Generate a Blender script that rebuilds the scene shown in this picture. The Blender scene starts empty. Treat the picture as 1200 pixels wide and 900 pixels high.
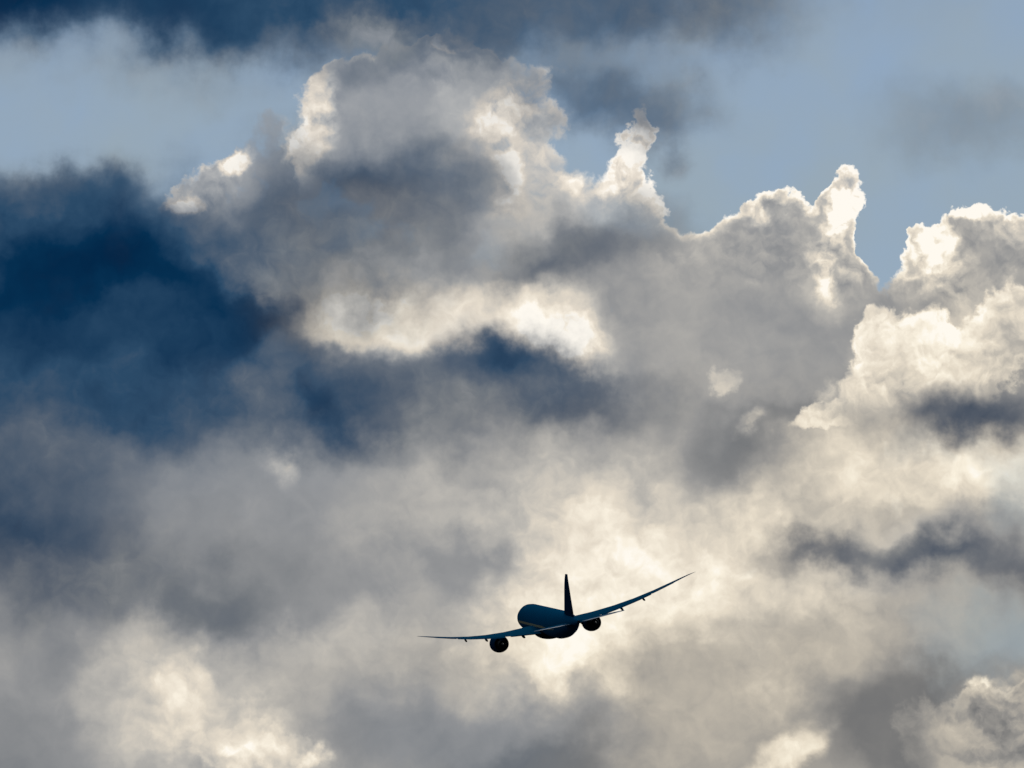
import bpy, bmesh, math
from mathutils import Vector, Euler, Matrix

scene = bpy.context.scene
C = scene.collection

# ------------------------------------------------------------------ camera, sun, exposure
E0 = 13.0                                   # elevation of the line of sight
cam_d = bpy.data.cameras.new('camera'); cam = bpy.data.objects.new('camera', cam_d); C.objects.link(cam)
cam_d.sensor_width = 36.0
cam_d.lens = 18.0 / math.tan(math.radians(6.0))     # 12 degrees across: a long lens
cam_d.clip_start = 0.5; cam_d.clip_end = 60000.0
cam.location = (0, 0, 1.7); cam.rotation_euler = (math.radians(90 + E0), 0, 0)
scene.camera = cam

SUN_EL, SUN_AZ = 48.0, 8.0                  # the sun stands ahead, above the frame, behind cloud
sun_d = bpy.data.lights.new('sun', 'SUN'); sun = bpy.data.objects.new('sun', sun_d); C.objects.link(sun)
sun_d.energy = 0.5; sun_d.angle = math.radians(10); sun_d.color = (1.0, 0.93, 0.82)
sun.location = (0, 0, 400)
sun.rotation_euler = (math.radians(90 - SUN_EL), 0, math.radians(180 - SUN_AZ))

vs = scene.view_settings
vs.view_transform = 'Standard'; vs.look = 'None'; vs.exposure = 0.0; vs.gamma = 1.0; vs.use_curve_mapping = False
scene.cycles.use_denoising = False
scene.cycles.max_bounces = 4

# where the airliner is, climbing away in a gentle left bank
PLANE_POS = Vector((7.99, 1005.41, 182.69))
PLANE_ROT = Euler((math.radians(12.962), math.radians(-14.346), math.radians(7.245)), 'XYZ')

# ------------------------------------------------------------------ sky: Nishita daylight behind layered clouds
# Everything is a function of the compass direction and height of a sky direction, in degrees.
# Table rows: (degrees right of north, degrees above the horizon, half width, half height, turn, value, weight, softness)
COVER = [
    (-4.70, 16.30, 2.60, 1.10, 0, 0.000, 1, 0.4),
    (5.30, 15.80, 2.60, 1.20, 0, 0.000, 1, 0.4),
    (-1.10, 15.85, 1.50, 1.55, 0, 1.000, 1, 0.5),
    (-0.60, 16.25, 1.15, 1.05, 0, 1.000, 1, 0.5),
    (0.10, 15.75, 0.80, 1.30, 0, 1.000, 1, 0.8),
    (0.50, 14.80, 1.65, 1.00, 0, 1.000, 1, 0.6),
    (-2.05, 16.38, 0.66, 0.62, 0, 1.000, 1, 0.6),
    (-2.08, 15.78, 0.80, 0.62, 0, 1.000, 1, 0.6),
    (-2.70, 15.50, 0.75, 0.48, 0, 1.000, 1, 0.7),
    (-0.72, 16.75, 0.60, 0.52, 0, 1.000, 1, 0.6),
    (1.45, 15.92, 0.22, 0.66, -8, 1.000, 1, 0.8),
    (1.36, 15.38, 0.34, 0.40, 0, 1.000, 1, 0.8),
    (1.20, 15.05, 0.60, 0.46, 0, 1.000, 1, 0.8),
    (-3.75, 15.18, 0.62, 0.38, 25, 1.000, 1, 0.6),
    (-3.38, 15.55, 0.62, 0.34, 35, 1.000, 1, 0.6),
    (-2.85, 15.80, 0.55, 0.75, 0, 0.800, 0.9, 0.9),
    (-3.10, 15.00, 1.00, 0.80, 0, 1.000, 1, 0.6),
    (2.40, 14.05, 1.68, 0.98, 0, 1.000, 1, 0.6),
    (3.05, 14.68, 0.90, 0.69, 0, 1.000, 1, 0.6),
    (3.92, 14.88, 0.44, 0.84, -18, 1.000, 1, 0.6),
    (3.75, 14.30, 0.60, 0.90, 0, 1.000, 1, 0.6),
    (5.05, 14.05, 0.78, 0.74, 0, 1.000, 1, 0.6),
    (4.80, 14.48, 0.24, 0.46, 0, 1.000, 1, 0.7),
    (5.50, 14.55, 0.62, 0.62, 0, 1.000, 1, 0.6),
    (6.15, 14.38, 0.89, 0.67, 0, 1.000, 1, 0.6),
    (4.40, 14.85, 0.46, 0.95, 4, 0.000, 1, 0.7),
    (5.50, 9.00, 1.00, 0.67, 0, 1.000, 1, 0.6),
]
THICK = [
    (-4.50, 13.50, 5.00, 3.00, 0, 0.431, 1, 0.8),
    (-1.30, 15.80, 1.90, 1.60, 0, 0.620, 1, 0.5),
    (0.00, 15.80, 1.10, 1.50, 0, 0.769, 0.9, 0.7),
    (0.40, 15.10, 1.20, 0.80, 0, 0.737, 0.9, 0.7),
    (-1.70, 16.70, 1.10, 0.60, 0, 0.557, 0.8, 0.8),
    (1.38, 15.70, 0.60, 0.90, 0, 0.843, 1, 0.6),
    (-0.60, 16.90, 0.90, 0.40, 0, 0.659, 0.7, 0.8),
    (-1.45, 16.35, 0.90, 0.60, 0, 0.596, 0.7, 0.8),
    (-3.50, 15.40, 1.10, 0.60, 20, 0.706, 1, 0.6),
    (-2.80, 15.80, 0.60, 0.70, 0, 0.580, 0.9, 0.7),
    (-0.40, 13.85, 2.70, 0.75, -3, 0.871, 1, 0.7),
    (-1.70, 13.88, 1.00, 0.45, 0, 0.910, 0.9, 0.8),
    (0.60, 13.60, 1.10, 0.60, -10, 0.925, 0.9, 0.8),
    (0.00, 14.50, 0.70, 0.40, 0, 0.769, 0.8, 0.8),
    (-0.60, 13.55, 0.90, 0.30, 0, 0.925, 0.8, 0.8),
    (1.20, 14.40, 1.60, 0.80, 0, 0.588, 0.8, 0.7),
    (2.80, 13.80, 2.30, 1.60, 0, 0.627, 1, 0.5),
    (2.80, 13.50, 1.80, 1.30, 0, 0.612, 1, 0.6),
    (3.50, 13.50, 1.10, 0.90, 0, 0.580, 0.8, 0.8),
    (3.85, 14.50, 0.60, 0.80, 0, 0.784, 0.8, 0.8),
    (4.60, 13.30, 1.00, 0.60, 0, 0.784, 1, 0.7),
    (5.70, 14.80, 0.70, 0.50, 0, 0.804, 0.8, 0.8),
    (5.40, 14.15, 1.10, 0.70, 0, 0.620, 1, 0.6),
    (5.70, 13.60, 0.90, 0.80, 0, 0.776, 0.9, 0.7),
    (4.90, 14.40, 0.50, 0.60, 0, 0.882, 0.8, 0.7),
    (-1.20, 11.50, 4.60, 1.30, 0, 0.651, 1, 0.8),
    (1.20, 11.60, 3.30, 1.40, 0, 0.729, 0.95, 0.9),
    (3.00, 12.20, 1.75, 0.85, 0, 0.455, 1, 0.8),
    (2.80, 12.90, 0.90, 0.40, 0, 0.588, 0.7, 0.8),
    (4.60, 11.90, 2.20, 0.90, 0, 0.824, 1, 0.7),
    (5.60, 11.90, 0.90, 0.70, 0, 0.918, 0.9, 0.7),
    (2.20, 10.60, 4.60, 2.30, 0, 0.816, 0.45, 1),
    (2.70, 11.10, 1.30, 1.10, 0, 0.871, 0.9, 0.8),
    (1.40, 11.00, 2.60, 1.30, 0, 0.847, 0.95, 1),
    (0.40, 10.70, 2.10, 1.10, 0, 0.925, 0.95, 1),
    (1.30, 10.00, 2.80, 1.50, 0, 0.949, 0.95, 0.9),
    (0.90, 9.60, 0.90, 0.70, 0, 0.980, 0.8, 1),
    (-3.00, 11.90, 2.20, 1.00, 0, 0.541, 1, 0.8),
    (-4.10, 11.90, 1.10, 0.60, 0, 0.580, 0.7, 0.8),
    (-1.10, 10.80, 1.70, 1.20, 0, 0.635, 0.9, 0.8),
    (-0.55, 10.95, 0.80, 0.55, 0, 0.525, 0.8, 0.8),
    (-3.00, 10.70, 2.10, 1.00, 0, 0.541, 0.9, 0.8),
    (-3.50, 10.25, 1.30, 0.70, 0, 0.439, 0.9, 0.8),
    (-5.10, 9.60, 2.20, 0.90, 0, 0.580, 1, 0.7),
    (-3.80, 9.20, 1.80, 1.10, 0, 0.761, 1, 0.9),
    (-3.95, 9.40, 0.60, 1.10, 20, 0.918, 0.9, 0.9),
    (-2.90, 8.75, 1.30, 0.60, -12, 0.933, 0.95, 0.9),
    (-4.15, 9.85, 0.90, 0.70, 0, 0.729, 0.8, 0.8),
    (-5.50, 8.80, 1.20, 0.70, 0, 0.541, 0.9, 0.8),
    (-1.70, 9.80, 1.20, 0.80, 0, 0.729, 0.9, 0.8),
    (-1.90, 9.20, 1.30, 0.90, 0, 0.635, 0.8, 0.8),
    (-0.40, 8.80, 2.80, 0.80, 0, 0.549, 1, 0.8),
    (0.40, 8.45, 1.40, 0.55, 0, 0.439, 0.9, 0.8),
    (-1.70, 8.70, 0.90, 0.50, 0, 0.502, 0.7, 0.9),
    (2.40, 9.20, 1.80, 1.20, 0, 0.651, 1, 0.7),
    (4.00, 10.30, 1.90, 0.80, 0, 0.690, 1, 0.8),
    (3.60, 10.60, 1.10, 0.60, 0, 0.816, 0.8, 0.8),
    (3.20, 9.40, 1.00, 0.70, 0, 0.753, 0.8, 0.8),
    (3.30, 8.72, 1.30, 0.34, 38, 0.941, 1, 0.9),
    (3.85, 9.10, 0.60, 0.26, 40, 0.804, 0.7, 1),
    (4.70, 9.00, 1.60, 1.00, 0, 0.455, 1, 0.6),
    (5.60, 8.95, 0.90, 0.80, 0, 0.714, 0.9, 0.7),
    (6.00, 8.60, 0.60, 0.40, 0, 0.871, 0.9, 0.8),
]
RIM = [
    (-3.00, 15.90, 0.40, 0.70, 0, 0.000, 1, 0.7),
    (-1.20, 16.90, 1.90, 0.60, 0, 0.800, 1, 0.7),
    (0.40, 16.20, 0.60, 1.00, 0, 0.600, 1, 0.7),
    (3.00, 15.00, 2.20, 1.10, 0, 1.000, 1, 0.6),
    (4.00, 14.90, 0.80, 1.20, 0, 1.000, 1, 0.6),
    (5.30, 14.60, 1.50, 1.10, 0, 1.000, 1, 0.6),
    (1.40, 15.80, 0.80, 1.00, 0, 0.800, 1, 0.6),
    (-3.75, 15.30, 0.80, 0.70, 0, 0.800, 1, 0.7),
    (5.60, 9.30, 1.10, 0.60, 0, 0.900, 1, 0.6),
]
RAG = [
    (1.45, 15.80, 0.60, 0.80, 0, 0.350, 1, 0.8),
    (0.40, 16.00, 1.10, 1.50, 0, 1.000, 1, 0.6),
    (-3.75, 15.30, 1.20, 0.80, 0, 0.800, 1, 0.7),
]
VEIL = [
    (-3.40, 17.90, 10.00, 1.90, 0, 0.306, 0.9, 1),
    (-3.50, 17.60, 7.60, 1.10, 0, 0.212, 1, 0.9),
    (-6.00, 17.60, 3.20, 1.00, 0, 0.078, 1, 1),
    (-4.00, 17.40, 2.40, 0.70, 0, 0.180, 0.8, 1),
    (-1.70, 17.30, 2.60, 0.95, 0, 0.235, 0.95, 1),
    (1.60, 17.50, 2.80, 1.00, 0, 0.329, 0.9, 1),
    (0.00, 17.30, 1.20, 0.60, 0, 0.329, 0.6, 1),
    (1.00, 16.38, 2.10, 0.80, -8, 0.337, 0.85, 1),
    (1.70, 16.10, 1.10, 0.50, 0, 0.392, 0.6, 1),
    (-1.70, 17.00, 1.70, 0.55, 0, 0.494, 0.35, 1),
    (5.50, 16.10, 1.80, 0.85, 0, 0.439, 0.42, 1),
    (-4.90, 14.05, 3.80, 1.85, 0, 0.220, 1, 0.6),
    (-5.40, 14.85, 2.00, 0.90, 0, 0.251, 0.8, 0.9),
    (-5.10, 15.18, 1.40, 0.50, 0, 0.259, 0.8, 0.9),
    (-4.90, 14.00, 3.00, 1.40, 0, 0.024, 1, 1),
    (-3.30, 13.65, 1.70, 0.85, 0, 0.133, 0.85, 1),
    (-5.40, 13.50, 2.40, 0.90, 0, 0.173, 0.8, 1),
    (-5.70, 12.80, 3.00, 1.30, 0, 0.267, 0.9, 0.9),
    (-4.30, 12.80, 3.30, 1.20, 0, 0.314, 0.8, 0.9),
    (-4.80, 13.40, 2.80, 1.20, 0, 0.165, 0.85, 1),
    (-5.10, 12.70, 3.30, 0.90, 0, 0.243, 0.9, 1),
    (-5.40, 11.90, 2.40, 0.70, 0, 0.361, 0.6, 1),
    (-2.00, 15.05, 2.90, 1.30, 0, 0.392, 0.85, 0.8),
    (-0.70, 15.50, 1.20, 0.90, 0, 0.361, 0.8, 1),
    (-1.70, 15.45, 1.40, 0.60, 0, 0.322, 0.75, 1),
    (-2.00, 14.30, 1.70, 0.70, -10, 0.455, 0.75, 0.9),
    (-2.70, 14.60, 1.10, 0.70, 0, 0.384, 0.6, 1),
    (-1.00, 12.75, 3.40, 0.85, 0, 0.416, 0.85, 0.9),
    (0.55, 12.98, 1.80, 0.74, -8, 0.337, 1, 0.9),
    (-2.05, 13.30, 1.00, 0.50, -20, 0.361, 0.7, 1),
    (-1.30, 13.10, 0.80, 0.40, 0, 0.392, 0.6, 1),
    (-2.25, 12.80, 1.50, 0.90, 0, 0.196, 1, 1),
    (-2.82, 12.95, 0.55, 0.90, -15, 0.424, 0.6, 1),
    (-0.25, 13.25, 1.50, 0.60, -8, 0.212, 1, 1),
    (0.50, 12.90, 1.10, 0.44, 0, 0.329, 0.7, 1),
    (0.40, 14.38, 1.40, 0.52, 5, 0.384, 0.85, 1),
    (1.00, 14.65, 1.20, 0.50, 0, 0.424, 0.7, 1),
    (-5.90, 11.00, 3.00, 1.70, 0, 0.329, 0.9, 0.9),
    (-5.80, 11.20, 2.20, 1.20, 0, 0.235, 0.9, 1),
    (-4.70, 10.60, 1.80, 0.70, 0, 0.392, 0.7, 1),
    (-3.45, 10.15, 1.30, 0.60, 0, 0.455, 0.4, 1),
    (1.65, 15.05, 0.70, 0.55, 0, 0.455, 0.45, 1),
    (5.35, 12.45, 1.60, 0.62, 4, 0.329, 1, 0.9),
    (3.70, 11.02, 1.20, 0.40, -5, 0.353, 0.9, 1),
    (5.00, 10.88, 1.50, 0.40, 0, 0.329, 1, 1),
    (5.95, 10.70, 1.20, 0.40, 0, 0.369, 0.75, 1),
    (4.50, 11.45, 0.80, 0.26, 0, 0.471, 0.4, 1),
]
GLINT = [
    (2.84, 12.53, 0.34, 0.18, 15, 0.160, 1, 1),
    (-0.70, 17.04, 0.34, 0.16, 0, 0.300, 1, 1),
    (-2.55, 16.40, 0.14, 0.50, -12, 0.300, 1, 1),
    (-2.67, 15.85, 0.12, 0.40, 4, 0.350, 1, 1),
    (-3.85, 15.12, 0.30, 0.22, 0, 0.420, 1, 0.9),
    (-3.32, 15.70, 0.30, 0.18, 20, 0.350, 1, 0.9),
    (-4.10, 15.35, 0.30, 0.10, 30, 0.300, 1, 0.9),
    (-0.10, 16.20, 0.40, 0.60, -30, 0.220, 1, 0.9),
    (0.00, 15.50, 0.30, 0.70, 0, 0.250, 1, 0.9),
    (-0.65, 17.00, 0.40, 0.14, 0, 0.300, 1, 0.9),
    (0.40, 16.60, 0.20, 0.50, 0, 0.150, 1, 0.9),
    (0.90, 15.35, 0.50, 0.25, 0, 0.200, 1, 0.9),
    (1.45, 15.90, 0.16, 0.45, -10, 0.200, 1, 0.9),
    (-2.75, 12.15, 0.26, 0.50, 15, 0.120, 1, 1),
    (-1.45, 12.35, 0.50, 0.24, 0, 0.120, 1, 1),
    (-1.80, 13.90, 0.80, 0.26, 3, 0.200, 1, 1),
    (0.55, 13.62, 0.80, 0.30, -14, 0.220, 1, 1),
    (3.00, 15.05, 0.50, 0.22, 0, 0.200, 1, 0.9),
    (3.95, 15.05, 0.30, 0.60, -20, 0.350, 1, 0.9),
    (3.74, 14.32, 0.16, 0.60, 12, 0.200, 1, 1),
    (4.35, 13.65, 0.40, 0.30, 0, 0.200, 1, 0.9),
    (4.95, 14.50, 0.30, 0.40, 0, 0.200, 1, 0.9),
    (5.50, 14.88, 0.40, 0.16, 0, 0.250, 1, 0.9),
    (5.85, 14.05, 0.20, 0.30, 0, 0.250, 1, 0.9),
    (5.65, 13.75, 0.25, 0.18, 30, 0.200, 1, 0.9),
    (3.60, 12.80, 0.20, 0.25, 0, 0.200, 1, 0.9),
    (5.45, 9.42, 0.30, 0.14, 0, 0.250, 1, 0.9),
    (-3.00, 8.70, 0.60, 0.18, 0, 0.120, 1, 0.9),
    (-2.30, 8.60, 0.30, 0.20, 0, 0.200, 1, 0.9),
]
BLUE_AIR = [
    (0.00, 17.10, 13.00, 3.00, 0, 1.000, 1, 0.5),
    (-4.50, 14.20, 5.20, 3.80, 0, 1.000, 1, 0.7),
    (-1.70, 15.00, 1.60, 0.90, 0, 0.500, 1, 0.8),
    (-2.10, 13.90, 1.60, 0.70, 0, 0.300, 1, 0.9),
    (0.00, 13.30, 2.00, 0.90, 0, 0.800, 1, 0.8),
    (5.00, 11.50, 5.00, 4.00, 0, 0.120, 1, 0.8),
    (3.00, 9.00, 7.00, 2.00, 0, 0.000, 1, 0.7),
    (4.80, 10.95, 2.20, 0.70, 0, 0.350, 1, 0.8),
    (5.30, 12.58, 1.50, 0.60, 0, 0.350, 1, 0.8),
    (-0.60, 8.90, 2.30, 1.00, 0, 0.600, 1, 0.8),
    (2.80, 14.00, 2.50, 1.80, 0, 0.500, 1, 0.8),
]
THIN = [
    (5.70, 9.95, 1.50, 0.70, 0, 0.550, 1, 0.9),
    (5.00, 10.20, 0.60, 0.30, 0, 0.200, 0.6, 1),
    (5.90, 11.60, 0.45, 0.70, 0, 0.400, 1, 0.8),
    (4.80, 12.10, 0.60, 0.30, 0, 0.150, 1, 0.9),
    (1.20, 15.00, 0.60, 0.40, 0, 0.350, 1, 0.9),
    (-0.25, 14.60, 0.40, 0.25, 0, 0.350, 1, 0.9),
    (-3.00, 16.00, 0.50, 0.60, 0, 0.300, 1, 0.9),
]
HEADS = [
    (4.65, 13.30, 0.95, 0.80, 0, 1.000, 1, 0.6),
    (4.20, 12.80, 0.80, 0.60, 0, 1.000, 1, 0.6),
    (5.20, 12.95, 0.90, 0.60, 0, 1.000, 1, 0.6),
    (4.30, 13.60, 0.40, 0.50, 0, 1.000, 1, 0.6),
    (3.70, 12.60, 0.60, 0.30, 20, 1.000, 1, 0.7),
    (5.80, 13.65, 0.60, 0.75, 0, 1.000, 1, 0.6),
    (5.50, 13.20, 0.70, 0.50, 0, 1.000, 1, 0.6),
    (-1.80, 16.20, 0.88, 0.95, 0, 1.000, 1, 0.3),
    (-1.95, 15.75, 0.88, 0.55, 0, 1.000, 1, 0.35),
    (-1.85, 15.45, 0.90, 0.50, 0, 1.000, 1, 0.4),
    (2.48, 13.00, 0.30, 0.30, 0, 0.800, 1, 1),
    (-3.15, 8.70, 1.00, 0.60, 0, 1.000, 0.8, 0.8),
    (-2.40, 8.55, 0.50, 0.40, 0, 1.000, 1, 0.7),
    (-3.80, 9.50, 0.80, 0.80, 0, 1.000, 0.6, 0.9),
    (5.55, 8.95, 0.75, 0.60, 0, 1.000, 1, 0.5),
    (6.00, 8.90, 0.60, 0.60, 0, 1.000, 1, 0.5),
    (4.80, 8.90, 0.60, 0.80, 0, 1.000, 0.7, 0.7),
]
HEADS_FADE = [
    (4.65, 13.40, 1.70, 1.30, 0, 1.000, 1, 0.5),
    (5.80, 13.60, 0.90, 1.10, 0, 1.000, 1, 0.5),
    (3.60, 12.70, 0.60, 0.50, 0, 1.000, 1, 0.6),
    (4.80, 12.30, 1.60, 0.60, 0, 0.000, 1, 0.8),
    (-2.48, 16.15, 0.56, 1.05, 0, 1.000, 1, 0.5),
    (2.48, 12.98, 0.50, 0.50, 0, 0.420, 1, 0.3),
    (-3.10, 8.70, 1.40, 0.70, 0, 0.350, 1, 0.8),
    (-3.90, 9.50, 0.80, 1.10, 0, 0.250, 1, 0.9),
    (5.60, 9.00, 1.10, 0.80, 0, 0.900, 1, 0.5),
    (4.80, 8.90, 0.80, 0.80, 0, 0.400, 1, 0.6),
]
HEADS_LIGHT = [
    (4.60, 13.50, 1.20, 0.80, 0, 0.950, 1, 0.6),
    (5.50, 13.10, 0.80, 0.50, 0, 0.800, 1, 0.8),
    (4.10, 12.70, 0.60, 0.40, 0, 0.860, 1, 0.8),
    (5.85, 13.60, 0.60, 0.60, 0, 0.780, 1, 0.8),
    (-1.90, 16.10, 0.80, 1.20, 0, 0.620, 1, 0.4),
    (-2.55, 16.20, 0.30, 0.90, -4, 0.920, 1, 0.8),
    (5.60, 8.80, 1.00, 0.70, 0, 0.580, 1, 0.6),
    (4.90, 8.80, 0.70, 0.60, 0, 0.500, 1, 0.7),
    (-3.10, 8.70, 1.20, 0.60, 0, 0.900, 1, 0.7),
    (2.48, 12.98, 0.40, 0.40, 0, 0.800, 1, 0.5),
]

world = bpy.data.worlds.new('World'); scene.world = world; world.use_nodes = True
nt = world.node_tree; nt.nodes.clear()
def nd(t, **k):
    n = nt.nodes.new(t)
    for a, b in k.items(): setattr(n, a, b)
    return n
def put(n, i, v):
    s = n.inputs[i]
    if isinstance(v, bpy.types.NodeSocket): nt.links.new(v, s)
    else: s.default_value = v
def M(op, a, b=0.0, c=0.0, clamp=False):
    n = nd('ShaderNodeMath', operation=op, use_clamp=clamp)
    put(n, 0, a); put(n, 1, b); put(n, 2, c); return n.outputs[0]
def VM(op, a, b=(0, 0, 0), c=(0, 0, 0)):
    n = nd('ShaderNodeVectorMath', operation=op); put(n, 0, a)
    if op == 'SCALE': put(n, 'Scale', b)
    else:
        put(n, 1, b)
        if op == 'MULTIPLY_ADD': put(n, 2, c)
    return n.outputs[0]
def ramp01(x, a, b, to0=0.0, to1=1.0, smooth=True):
    n = nd('ShaderNodeMapRange', interpolation_type='SMOOTHSTEP' if smooth else 'LINEAR', clamp=not smooth)
    put(n, 'Value', x); put(n, 'From Min', a); put(n, 'From Max', b); put(n, 'To Min', to0); put(n, 'To Max', to1)
    return n.outputs[0]
def mixf(f, a, b):
    n = nd('ShaderNodeMix', data_type='FLOAT'); put(n, 0, f); put(n, 2, a); put(n, 3, b); return n.outputs[0]
def mixc(f, a, b, blend='MIX'):
    n = nd('ShaderNodeMix', data_type='RGBA', blend_type=blend); put(n, 0, f); put(n, 6, a); put(n, 7, b); return n.outputs[2]
def noise(p, scale, detail, rough=0.55, lac=2.0, off=(0, 0, 0), color=False, dist=0.0, typ='FBM'):
    q = VM('MULTIPLY_ADD', p, (1, 1, 1), off)
    n = nd('ShaderNodeTexNoise', noise_dimensions='2D', noise_type=typ, normalize=True)
    put(n, 'Vector', q); put(n, 'Scale', scale); put(n, 'Detail', detail); put(n, 'Roughness', rough)
    put(n, 'Lacunarity', lac); put(n, 'Distortion', dist)
    return n.outputs['Color' if color else 'Fac']
def paint(p, table, field):
    for (x, y, rx, ry, rot, val, wt, soft) in table:
        m = nd('ShaderNodeMapping', vector_type='TEXTURE'); put(m, 'Vector', p)
        put(m, 'Location', (x, y, 0)); put(m, 'Rotation', (0, 0, math.radians(rot))); put(m, 'Scale', (rx, ry, 1))
        g = nd('ShaderNodeTexGradient', gradient_type='SPHERICAL'); put(g, 0, m.outputs[0])
        k = ramp01(g.outputs['Fac'], 0.0, soft, 0.0, wt)
        field = mixf(k, field, val)
    return field
def srgb(r, g, b):
    f = lambda c: (c/255/12.92) if c/255 <= .04045 else ((c/255 + .055)/1.055)**2.4
    return (f(r), f(g), f(b), 1)
def cramp(x, stops):
    n = nd('ShaderNodeValToRGB'); e = n.color_ramp.elements
    n.color_ramp.interpolation = 'LINEAR'
    while len(e) < len(stops): e.new(0.5)
    for el, (pos, col) in zip(e, stops): el.position = pos; el.color = srgb(*col)
    put(n, 0, x); return n.outputs[0]

tc = nd('ShaderNodeTexCoord')
sep = nd('ShaderNodeSeparateXYZ'); put(sep, 0, tc.outputs['Generated'])
az = M('MULTIPLY', M('ARCTAN2', sep.outputs[0], sep.outputs[1]), 57.29578 * math.cos(math.radians(E0)))
el = M('MULTIPLY', M('ARCSINE', sep.outputs[2]), 57.29578)
cmb = nd('ShaderNodeCombineXYZ'); put(cmb, 0, az); put(cmb, 1, el)
p = cmb.outputs[0]

# air currents that tear the cloud masses: broad, medium and fine displacement
def centred(c, a): return VM('MULTIPLY_ADD', c, (a, a, 0), (-a/2, -a/2, 0))
w1 = centred(noise(p, 0.7, 2.0, .5, off=(3.1, 7.7, 0), color=True), 1.0)
w2 = centred(noise(p, 2.1, 4.0, .55, off=(11.3, 2.9, 0), color=True), 1.0)
w3 = centred(noise(p, 7.0, 4.0, .6, off=(5.3, 12.9, 0), color=True), 1.0)
pc = VM('MULTIPLY_ADD', w3, (.13,)*3, VM('MULTIPLY_ADD', w2, (.40,)*3, VM('MULTIPLY_ADD', w1, (.40,)*3, p)))
ps = VM('MULTIPLY_ADD', w3, (.09,)*3, VM('MULTIPLY_ADD', w2, (.55,)*3, VM('MULTIPLY_ADD', w1, (1.0,)*3, p)))

# optical depth texture of the cloud: soft vapour (f1), curdled vapour (f2) and cauliflower heads (bil), the heads also a little nearer the sun
n1 = noise(VM('MULTIPLY_ADD', w2, (.35,)*3, p), 0.9, 6.0, .45, off=(21.7, 4.2, 0))
n2 = noise(VM('MULTIPLY_ADD', w2, (.25,)*3, p), 3.6, 6.0, .55, off=(1.7, 40.2, 0), dist=.3)
f1 = M('SUBTRACT', n1, .5); f2 = M('SUBTRACT', n2, .5)
pb = VM('MULTIPLY_ADD', w3, (.10,)*3, VM('MULTIPLY_ADD', w2, (.22,)*3, p))
def billow(q):
    acc = None; a = .5; sc = 1.9
    for i in range(5):
        h = M('MULTIPLY', M('ABSOLUTE', M('SUBTRACT', noise(q, sc, 0.0, off=(7.3*i + 2.2, 3.1*i + 9.4, 0)), .5)), 4*a)
        acc = h if acc is None else M('ADD', acc, h)
        a *= .45; sc *= 2.1
    return acc
b1 = billow(pb)
b1s = billow(VM('ADD', pb, (.03, .07, 0)))
lit = M('SUBTRACT', b1, b1s)
bil = M('SUBTRACT', b1, .45)

# cover: where the cumulus hides the blue
wide = noise(p, .10, 5.0, .55, off=(8.8, 3.3, 0)); wide = M('SUBTRACT', wide, .5)     # cloud masses over the rest of the sky
du = M('MULTIPLY', az, 1/6.6); dv = M('MULTIPLY', M('SUBTRACT', el, E0), 1/5.2)
rest = ramp01(M('ADD', M('MULTIPLY', du, du), M('MULTIPLY', dv, dv)), 1.0, 2.6)
cov0 = M('ADD', ramp01(el, E0 + 2.2, E0 + 1.2), M('MULTIPLY', rest, M('MULTIPLY', wide, 1.0)), clamp=True)
cov = paint(pc, COVER, cov0)
rimw = paint(p, RIM, 0.0)
rag = paint(p, RAG, 0.0)
covn = M('ADD', cov, M('MULTIPLY', M('ADD', 1.0, rag), M('ADD', M('MULTIPLY', f2, .30), M('ADD', M('MULTIPLY', f1, .2), M('MULTIPLY', bil, .38)))))
alpha = ramp01(covn, M('SUBTRACT', .44, M('MULTIPLY', rag, .12)), M('ADD', mixf(rimw, .80, .56), M('MULTIPLY', rag, .22)))
alpha = M('MULTIPLY', alpha, M('SUBTRACT', 1.0, paint(ps, THIN, 0.0)))

# brightness of the light that comes through
lum = paint(ps, THICK, M('ADD', 150/255, M('MULTIPLY', rest, M('MULTIPLY', wide, 1.6))))
edge = ramp01(covn, .44, .90, 1.0, 0.0)
lum = M('ADD', lum, M('MULTIPLY', M('MULTIPLY', edge, rimw), .36))
glint = paint(pc, GLINT, 0.0)
lum = M('ADD', lum, M('MULTIPLY', glint, M('ADD', 1.0, M('MULTIPLY', bil, 1.2))))
bright = ramp01(lum, .45, .9)
amp = mixf(bright, .10, .30)
lum = M('ADD', lum, M('MULTIPLY', f1, amp))
lum = M('ADD', lum, M('MULTIPLY', f2, M('MULTIPLY', amp, mixf(bright, .35, .75))))
relief = M('MULTIPLY', bright, M('ADD', M('MULTIPLY', M('MAXIMUM', rimw, glint), .75), .15))
lum = M('ADD', lum, M('MULTIPLY', M('ADD', M('MULTIPLY', lit, .45), M('MULTIPLY', bil, .12)), relief))

# nearer cauliflower heads standing sharp against the grey behind them
hd = M('ADD', paint(pc, HEADS, 0.0), M('ADD', M('MULTIPLY', f2, .36), M('MULTIPLY', bil, .34)))
ha = M('MULTIPLY', ramp01(hd, .38, .80), paint(p, HEADS_FADE, 0.0))
hl = M('ADD', paint(ps, HEADS_LIGHT, .84), M('MULTIPLY', ramp01(hd, .45, .85, 1.0, 0.0), .16))
hl = M('ADD', hl, M('ADD', M('MULTIPLY', lit, .22), M('ADD', M('MULTIPLY', f2, .20), M('MULTIPLY', f1, .45))))
lum = mixf(ha, lum, hl)

# unseen sky to the sides and behind, darkened to keep the airliner's rear dark
lum = mixf(ramp01(M('ABSOLUTE', az), 25.0, 70.0), lum, .17)

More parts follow.
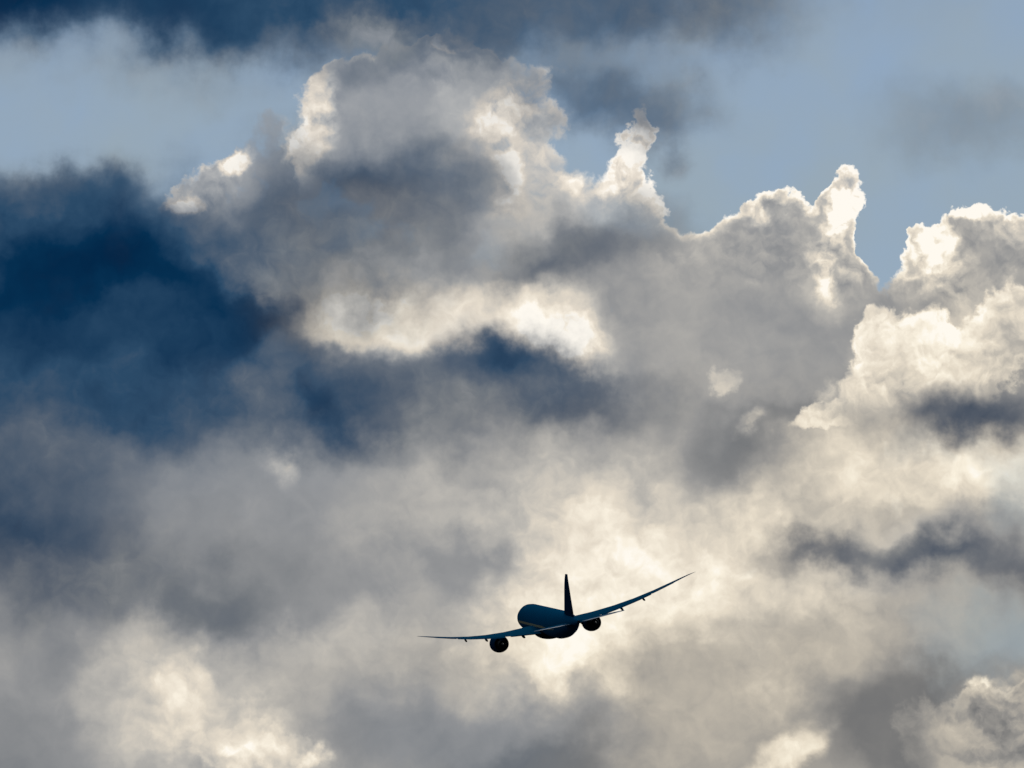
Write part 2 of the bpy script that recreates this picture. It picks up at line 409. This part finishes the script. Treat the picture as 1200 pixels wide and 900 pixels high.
# sooty low cloud drifting in front
va = paint(ps, [r[:5] + (1.0, r[6], r[7]) for r in VEIL], 0.0)
vl = paint(ps, [r[:5] + (r[5], 1.0, r[7]) for r in VEIL], 110/255)
tear = M('ADD', f1, M('MULTIPLY', f2, .35))
va = M('ADD', va, M('MULTIPLY', tear, M('MULTIPLY', M('MULTIPLY', va, M('SUBTRACT', 1.03, va)), 3.0)), clamp=True)
vl = M('ADD', vl, M('MULTIPLY', M('ADD', M('MULTIPLY', f1, .6), M('MULTIPLY', f2, .32)), ramp01(vl, .1, .4, .15, .6)))

# light filtered by thick cloud turns blue where only the blue overhead feeds it, and stays neutral or warm toward the sun
LBLUE = [(0.00, (0, 26, 58)), (.13, (6, 47, 80)), (.24, (44, 75, 104)), (.36, (83, 98, 116)), (.46, (112, 121, 131)), (.58, (146, 151, 158)),
         (.72, (184, 185, 185)), (.86, (226, 217, 204)), (.95, (247, 238, 224)), (1.0, (255, 250, 241))]
LWARM = [(0.00, (16, 24, 40)), (.13, (34, 42, 56)), (.24, (60, 66, 78)), (.36, (91, 94, 101)), (.46, (118, 118, 118)), (.58, (151, 148, 143)),
         (.72, (191, 183, 169)), (.86, (230, 219, 199)), (.95, (251, 242, 222)), (1.0, (255, 250, 238))]
blue = paint(ps, BLUE_AIR, 0.5)
def tone(x): return mixc(blue, cramp(x, LWARM), cramp(x, LBLUE))

w1s = M('SUBTRACT', noise(p, .35, 3.0, .5, off=(31.0, 17.0, 0)), .5)
sky = nd('ShaderNodeTexSky', sky_type='NISHITA', sun_disc=False, sun_elevation=math.radians(SUN_EL), sun_rotation=math.radians(SUN_AZ))
sky.air_density = 1.0; sky.dust_density = 0.15; sky.ozone_density = 3.0
hz = M('ADD', ramp01(el, E0 + 5.5, E0 - 3, .46, .82), M('ADD', M('MULTIPLY', f1, .40), M('MULTIPLY', w1s, .30)), clamp=True)
base = mixc(hz, VM('SCALE', sky.outputs[0], 0.079), (.342, .396, .385, 1))      # thin high haze pales the blue
cloud = tone(lum)
out = mixc(alpha, base, cloud)
out = mixc(va, out, tone(vl))
# below the horizon, an unseen backdrop kept dim so the airliner's underside stays dark
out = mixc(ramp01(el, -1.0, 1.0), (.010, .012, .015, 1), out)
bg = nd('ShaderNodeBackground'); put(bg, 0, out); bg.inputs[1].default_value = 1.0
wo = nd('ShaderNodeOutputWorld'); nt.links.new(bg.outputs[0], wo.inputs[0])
world.cycles.sampling_method = 'MANUAL'; world.cycles.sample_map_resolution = 512

# ------------------------------------------------------------------ the airliner
def mat(name, col, rough=0.35, coat=0.0, vary=0.15, metal=0.0, scale=1.5, spec=0.0):
    m = bpy.data.materials.new(name); m.use_nodes = True
    nt = m.node_tree; b = nt.nodes['Principled BSDF']
    tc = nt.nodes.new('ShaderNodeTexCoord'); nz = nt.nodes.new('ShaderNodeTexNoise')
    nz.inputs['Scale'].default_value = scale; nz.inputs['Detail'].default_value = 5
    nt.links.new(tc.outputs['Object'], nz.inputs['Vector'])
    mr = nt.nodes.new('ShaderNodeMapRange'); nt.links.new(nz.outputs['Fac'], mr.inputs['Value'])
    mr.inputs['To Min'].default_value = 1 - vary; mr.inputs['To Max'].default_value = 1 + vary
    mx = nt.nodes.new('ShaderNodeMix'); mx.data_type = 'RGBA'; mx.blend_type = 'MULTIPLY'; mx.inputs[0].default_value = 1
    mx.inputs[6].default_value = (*col, 1); nt.links.new(mr.outputs['Result'], mx.inputs[7])
    nt.links.new(mx.outputs[2], b.inputs['Base Color'])
    b.inputs['Roughness'].default_value = rough; b.inputs['Metallic'].default_value = metal
    b.inputs['Coat Weight'].default_value = coat; b.inputs['Specular IOR Level'].default_value = spec
    m['mix'] = mx.name
    return m

BLUE = mat('blue_paint', (0.003, 0.088, 0.185), 0.4)
SHADED_BLUE = mat('shaded_blue_paint', (0.0015, 0.030, 0.070), 0.45)  # darker copy of the blue: shade on the fin put into colour, engines share it
WING = mat('sky_tinted_wing_paint', (0.005, 0.095, 0.185), 0.4)  # grey wings; the blue they reflect from the sky is put into the colour
BELLY = mat('shaded_belly_paint', (0.006, 0.010, 0.016), 0.5)  # near-black: shade under the airliner put into the base colour
GOLD = mat('gold_stripe_paint', (0.42, 0.36, 0.22), 0.4)
DARKM = mat('heat_stained_metal', (0.04, 0.038, 0.035), 0.45, metal=0.7)
SILVER = mat('pale_elevator_metal', (0.35, 0.37, 0.40), 0.35, metal=0.6)  # paler than the tailplane skin, used on the elevators

def mesh(name, verts, faces, m, parent=None, smooth=True):
    me = bpy.data.meshes.new(name); me.from_pydata(verts, [], faces); me.update()
    bm = bmesh.new(); bm.from_mesh(me); bmesh.ops.recalc_face_normals(bm, faces=bm.faces); bm.to_mesh(me); bm.free()
    for p in me.polygons: p.use_smooth = smooth
    me.materials.append(m)
    o = bpy.data.objects.new(name, me); C.objects.link(o)
    if parent: o.parent = parent
    return o

def loft(rings, close=True):
    v, f = [], []; n = len(rings[0])
    for r in rings: v += r
    for i in range(len(rings) - 1):
        for j in range(n):
            k = (j + 1) % n
            f.append((i*n + j, i*n + k, (i+1)*n + k, (i+1)*n + j))
    if close:
        f.append(tuple(range(n))); f.append(tuple((len(rings)-1)*n + j for j in range(n)))
    return v, f

def interp(tab, y):
    for a, b in zip(tab, tab[1:]):
        if a[0] <= y <= b[0]:
            t = (y - a[0]) / (b[0] - a[0]); t = t*t*(3-2*t) * .35 + t * .65
            return [p + (q - p) * t for p, q in zip(a, b)]
    return list(tab[-1])

# stations run aft from the nose in metres; local Y points forwards from a point 30 m behind the nose
def Y(s): return 30.0 - s
FUS = [(0, .05, .05, -.9), (.5, .75, .7, -.82), (1.5, 1.35, 1.3, -.66), (3, 1.95, 1.95, -.42), (5, 2.5, 2.5, -.16), (7.5, 2.82, 2.86, -.02),
       (10, 2.88, 2.97, 0), (42, 2.88, 2.97, 0), (46, 2.72, 2.78, .14), (50, 2.30, 2.35, .42), (54, 1.70, 1.80, .76), (58, 1.02, 1.15, 1.14),
       (60.5, .62, .72, 1.36), (62.3, .36, .42, 1.48), (62.8, .24, .28, 1.52)]
def fus(s):
    _, a, b, z = interp(FUS, s); return a, b, z
def fus_ring(s, n=64, grow=0):
    a, b, z = fus(s)
    return [((a+grow)*math.cos(t), Y(s), z + (b+grow)*math.sin(t)) for t in [2*math.pi*i/n for i in range(n)]]

plane = bpy.data.objects.new('airliner', None); C.objects.link(plane)
plane.empty_display_size = 5
plane['label'] = 'dark blue twin-engine passenger jet flying away, banked to the left against bright clouds'
plane['category'] = 'airplane'

ss = [0, .2, .5, 1, 1.5, 2.2, 3, 4, 5, 6.2, 7.5, 8.7, 10] + [12 + 2*i for i in range(16)] + [43 + i for i in range(19)] + [62.3, 62.8]
v, f = loft([fus_ring(s) for s in ss])
fuselage = mesh('fuselage', v, f, BLUE, plane)
# gold cheat line along both flanks, 6 mm proud of the skin
v, f = [], []
for side in (-1, 1):
    base = len(v); st = [5 + i for i in range(43)]
    for s in st:
        a, b, z = fus(s)
        w0, w1 = -.52, -.52 + .55 * min(1, (49 - s) / 14)
        for zz in (w0, .5*(w0+w1), w1):
            x = (a + .012) * math.sqrt(max(0, 1 - (zz / b)**2)); v.append((side*x, Y(s), z + zz))
    for i in range(len(st) - 1):
        for j in range(2):
            f.append((base+3*i+j, base+3*i+j+1, base+3*i+j+4, base+3*i+j+3))
mesh('cheat_line', v, f, GOLD, fuselage)
# wing to body fairing
rings = []
for i in range(25):
    t = i / 24; s = 17.5 + 20 * t
    k = math.sin(math.pi * min(1, max(0, t))) ** .55
    rings.append([((.4 + 2.75*k)*math.cos(q), Y(s), -1.75 + (.2 + 1.72*k)*math.sin(q)*(1 if math.sin(q) < 0 else .7)) for q in [2*math.pi*j/40 for j in range(40)]])
v, f = loft(rings); mesh('belly_fairing', v, f, BELLY, plane)
# tail exhaust of the auxiliary power unit
v, f = loft([[(r*math.cos(q), Y(s), 1.52 + r*math.sin(q)) for q in [2*math.pi*j/24 for j in range(24)]] for s, r in ((62.7, .235), (63.05, .22), (63.05, .15), (62.75, .13))])
mesh('tail_exhaust', v, f, DARKM, plane)

def airfoil(n=14, t=.12, camber=.02):
    up, lo = [], []
    for i in range(n + 1):
        x = .5 * (1 - math.cos(math.pi * i / n))
        th = 5*t*(.2969*math.sqrt(x) - .126*x - .3516*x*x + .2843*x**3 - .1036*x**4)
        c = camber * 4 * x * (1 - x) + camber * 1.2 * math.sin(math.pi*x)*x
        up.append((x, c + th)); lo.append((x, c - th))
    return up + lo[-2:0:-1]

# (span, leading edge station, chord, height, thickness ratio, twist)
WS = [(1.5, 18.9, 13.1, -1.65, .135, 2.2), (2.9, 20.2, 12.1, -1.45, .13, 2.0), (6, 22.5, 10.0, -1.12, .12, 1.4), (9.8, 25.2, 7.7, -.70, .11, .8),
      (14, 28.2, 6.1, -.08, .105, .2), (18, 31.05, 4.9, .72, .10, -.4), (22, 33.9, 3.8, 1.75, .095, -.9), (25.5, 36.4, 2.9, 2.80, .09, -1.2),
      (27.4, 38.0, 2.2, 3.42, .085, -1.4), (28.8, 39.7, 1.45, 3.90, .08, -1.5), (29.7, 41.3, .75, 4.22, .08, -1.5), (30.05, 42.3, .22, 4.36, .08, -1.5)]
def wing_at(x):
    for a, b in zip(WS, WS[1:]):
        if a[0] <= x <= b[0]:
            t = (x - a[0]) / (b[0] - a[0]); return [p + (q-p)*t for p, q in zip(a, b)]
def section(x, sgn, c0=0.0, c1=1.0, n=14):
    _, le, ch, z, t, tw = wing_at(x); tw = math.radians(tw)
    out = []
    for cx, cz in airfoil(n, t):
        cx = c0 + (c1 - c0) * cx
        dx, dz = cx * ch, cz * ch
        out.append((sgn*x, Y(le + dx*math.cos(tw) + dz*math.sin(tw)), z + dz*math.cos(tw) - dx*math.sin(tw) + .25*ch*math.sin(tw)))
    return out
def foil_pt(x, c):
    _, le, ch, z, t, tw = wing_at(x); tw = math.radians(tw)
    return le + c*ch, z - (c - .25)*ch*math.sin(tw), ch, t
for sgn in (-1, 1):
    xs = [1.5, 2.2, 2.9, 4, 5, 6, 7.2, 8.5, 9.8, 11, 12.5, 14, 16, 18, 20, 22, 23.8, 25.5, 26.5, 27.4, 28.2, 28.8, 29.3, 29.7, 29.9, 30.05]
    v, f = loft([section(x, sgn) for x in xs]); wing = mesh('wing', v, f, WING, plane)
    # lowered flaps: thin foils hung just under and behind the trailing edge
    for (xa, xb, droop) in ((3.4, 9.2, 5), (10.6, 20.9, 5)):
        rings = []
        for i in range(9):
            x = xa + (xb - xa) * i / 8
            s, z, ch, t = foil_pt(x, .83); L = .20 * ch if xb < 10 else .24 * ch
            if xb < 10: L = min(L, 1.7)
            d = math.radians(droop); ring = []
            for cx, cz in airfoil(8, .13, .01):
                ring.append((sgn*x, Y(s + L*cx), z - .004*ch - L*cx*math.sin(d) + cz*L))
            rings.append(ring)
        v, f = loft(rings); mesh('flap', v, f, WING, wing)
    # aileron
    rings = []
    for i in range(5):
        x = 21.3 + 4.4 * i / 4
        s, z, ch, t = foil_pt(x, .78)
        rings.append([(sgn*x, Y(s + .24*ch*cx), z - .02 + .24*ch*cz) for cx, cz in airfoil(8, .14, 0)])
    v, f = loft(rings); mesh('aileron', v, f, WING, wing)
    # canoe fairings over the flap tracks
    for x, L, r in ((6.4, 4.4, .28), (14.7, 3.6, .24), (19.3, 3.0, .21)):
        s, z, ch, t = foil_pt(x, .62); rings = []
        for i in range(13):
            q = i / 12; k = math.sin(math.pi * q) ** .7
            zz = z - .16 - .30*q - .05*ch*.3
            rings.append([(sgn*x + (.02 + r*.7*k)*math.cos(a), Y(s + L*q), zz + (.02 + r*1.25*k)*math.sin(a)) for a in [2*math.pi*j/16 for j in range(16)]])
        v, f = loft(rings); mesh('flap_track_fairing', v, f, BELLY, wing)
    # engine: cowl, core nozzle, plug, fan face, pylon
    ex, ez, e0 = 10.15*sgn, -2.85, 19.2
    def rev(prof, n=48): return loft([[(ex + r*math.cos(q), Y(e0 + s), ez + .02*s + r*math.sin(q)) for q in [2*math.pi*j/n for j in range(n)]] for s, r in prof], False)
    v, f = rev([(.9, 1.38), (.35, 1.42), (.08, 1.50), (0, 1.58), (.06, 1.66), (.3, 1.76), (.9, 1.86), (1.8, 1.90), (3, 1.86), (4.2, 1.72), (5.2, 1.52), (5.2, 1.46), (4.4, 1.5)])
    eng = mesh('engine', v, f, SHADED_BLUE, plane)
    v, f = rev([(3.8, 1.2), (4.6, 1.12), (5.6, .92), (6.3, .72), (6.3, .66), (5.6, .75)]); mesh('core_nozzle', v, f, DARKM, eng)
    v, f = rev([(5.2, .62), (5.9, .55), (6.6, .38), (7.2, .16), (7.45, .02)]); mesh('exhaust_cone', v, f, DARKM, eng)
    v, f = loft([[(ex + r*math.cos(q), Y(e0 + s), ez + r*math.sin(q)) for q in [2*math.pi*j/36 for j in range(36)]] for s, r in ((.95, 1.4), (.9, .45), (.55, .2), (.35, .02))], True)
    mesh('fan', v, f, DARKM, eng)
    v, f = loft([[(ex + r*math.cos(q), Y(e0 + s), ez + .02*s + r*math.sin(q)) for q in [2*math.pi*j/36 for j in range(36)]] for s, r in ((4.3, 1.47), (4.3, 1.0))], False)
    mesh('bypass_duct', v, f, DARKM, eng)
    rings = []
    for s, z0, z1, w in ((21.2, -1.15, -.98, .05), (22.2, -1.3, -.62, .2), (24.6, -1.6, -.48, .26), (27, -1.95, -.6, .24), (29.5, -1.5, -.75, .15), (30.8, -1.1, -.85, .04)):
        rings.append([(ex - w, Y(s), z0), (ex + w, Y(s), z0), (ex + w, Y(s), z1), (ex - w, Y(s), z1)])
    v, f = loft(rings); mesh('engine_pylon', v, f, SHADED_BLUE, plane, False)
    # wing tip light housing, navigation lights unlit in the photograph
    # horizontal stabilizer
    rings = []
    for i in range(9):
        t = i / 8; x = .9 + 9.0 * t; le = 55.0 + 5.4*t + .5*t**6; ch = (5.0 - 3.2*t) * (1 - .25*t**8); z = 1.05 + .5*t
        rings.append([(sgn*x, Y(le + ch*cx), z + ch*cz) for cx, cz in airfoil(10, .095, -.005)])
    v, f = loft(rings); st = mesh('horizontal_stabilizer', v, f, WING, plane)
    rings = []
    for i in range(7):
        t = .06 + .86 * i / 6; x = .9 + 9.0*t; le = 55.0 + 5.4*t; ch = 5.0 - 3.2*t; z = 1.05 + .5*t
        rings.append([(sgn*x, Y(le + ch*(.72 + .29*cx)), z + .02 + .29*ch*cz) for cx, cz in airfoil(8, .12, 0)])
    v, f = loft(rings); mesh('elevator', v, f, SILVER, st)
# fin and rudder
rings = []
for i in range(11):
    t = i / 10; z = 1.6 + 9.7*t; le = 48.6 + 9.9*t + .9*t**8; ch = (9.9 - 6.9*t) * (1 - .2*t**8)
    rings.append([(ch*cz, Y(le + ch*cx), z) for cx, cz in airfoil(12, .105, 0)])
v, f = loft(rings); fin = mesh('tail_fin', v, f, SHADED_BLUE, plane)
rings = []
for i in range(7):
    t = .14 + .8*i/6; z = 1.6 + 9.7*t; le = 48.6 + 9.9*t; ch = 9.9 - 6.9*t
    rings.append([(.33*ch*cz, Y(le + ch*(.68 + .325*cx)), z) for cx, cz in airfoil(8, .15, 0)])
v, f = loft(rings); mesh('rudder', v, f, SHADED_BLUE, fin)

plane.matrix_world = Matrix.Translation(PLANE_POS) @ PLANE_ROT.to_matrix().to_4x4()
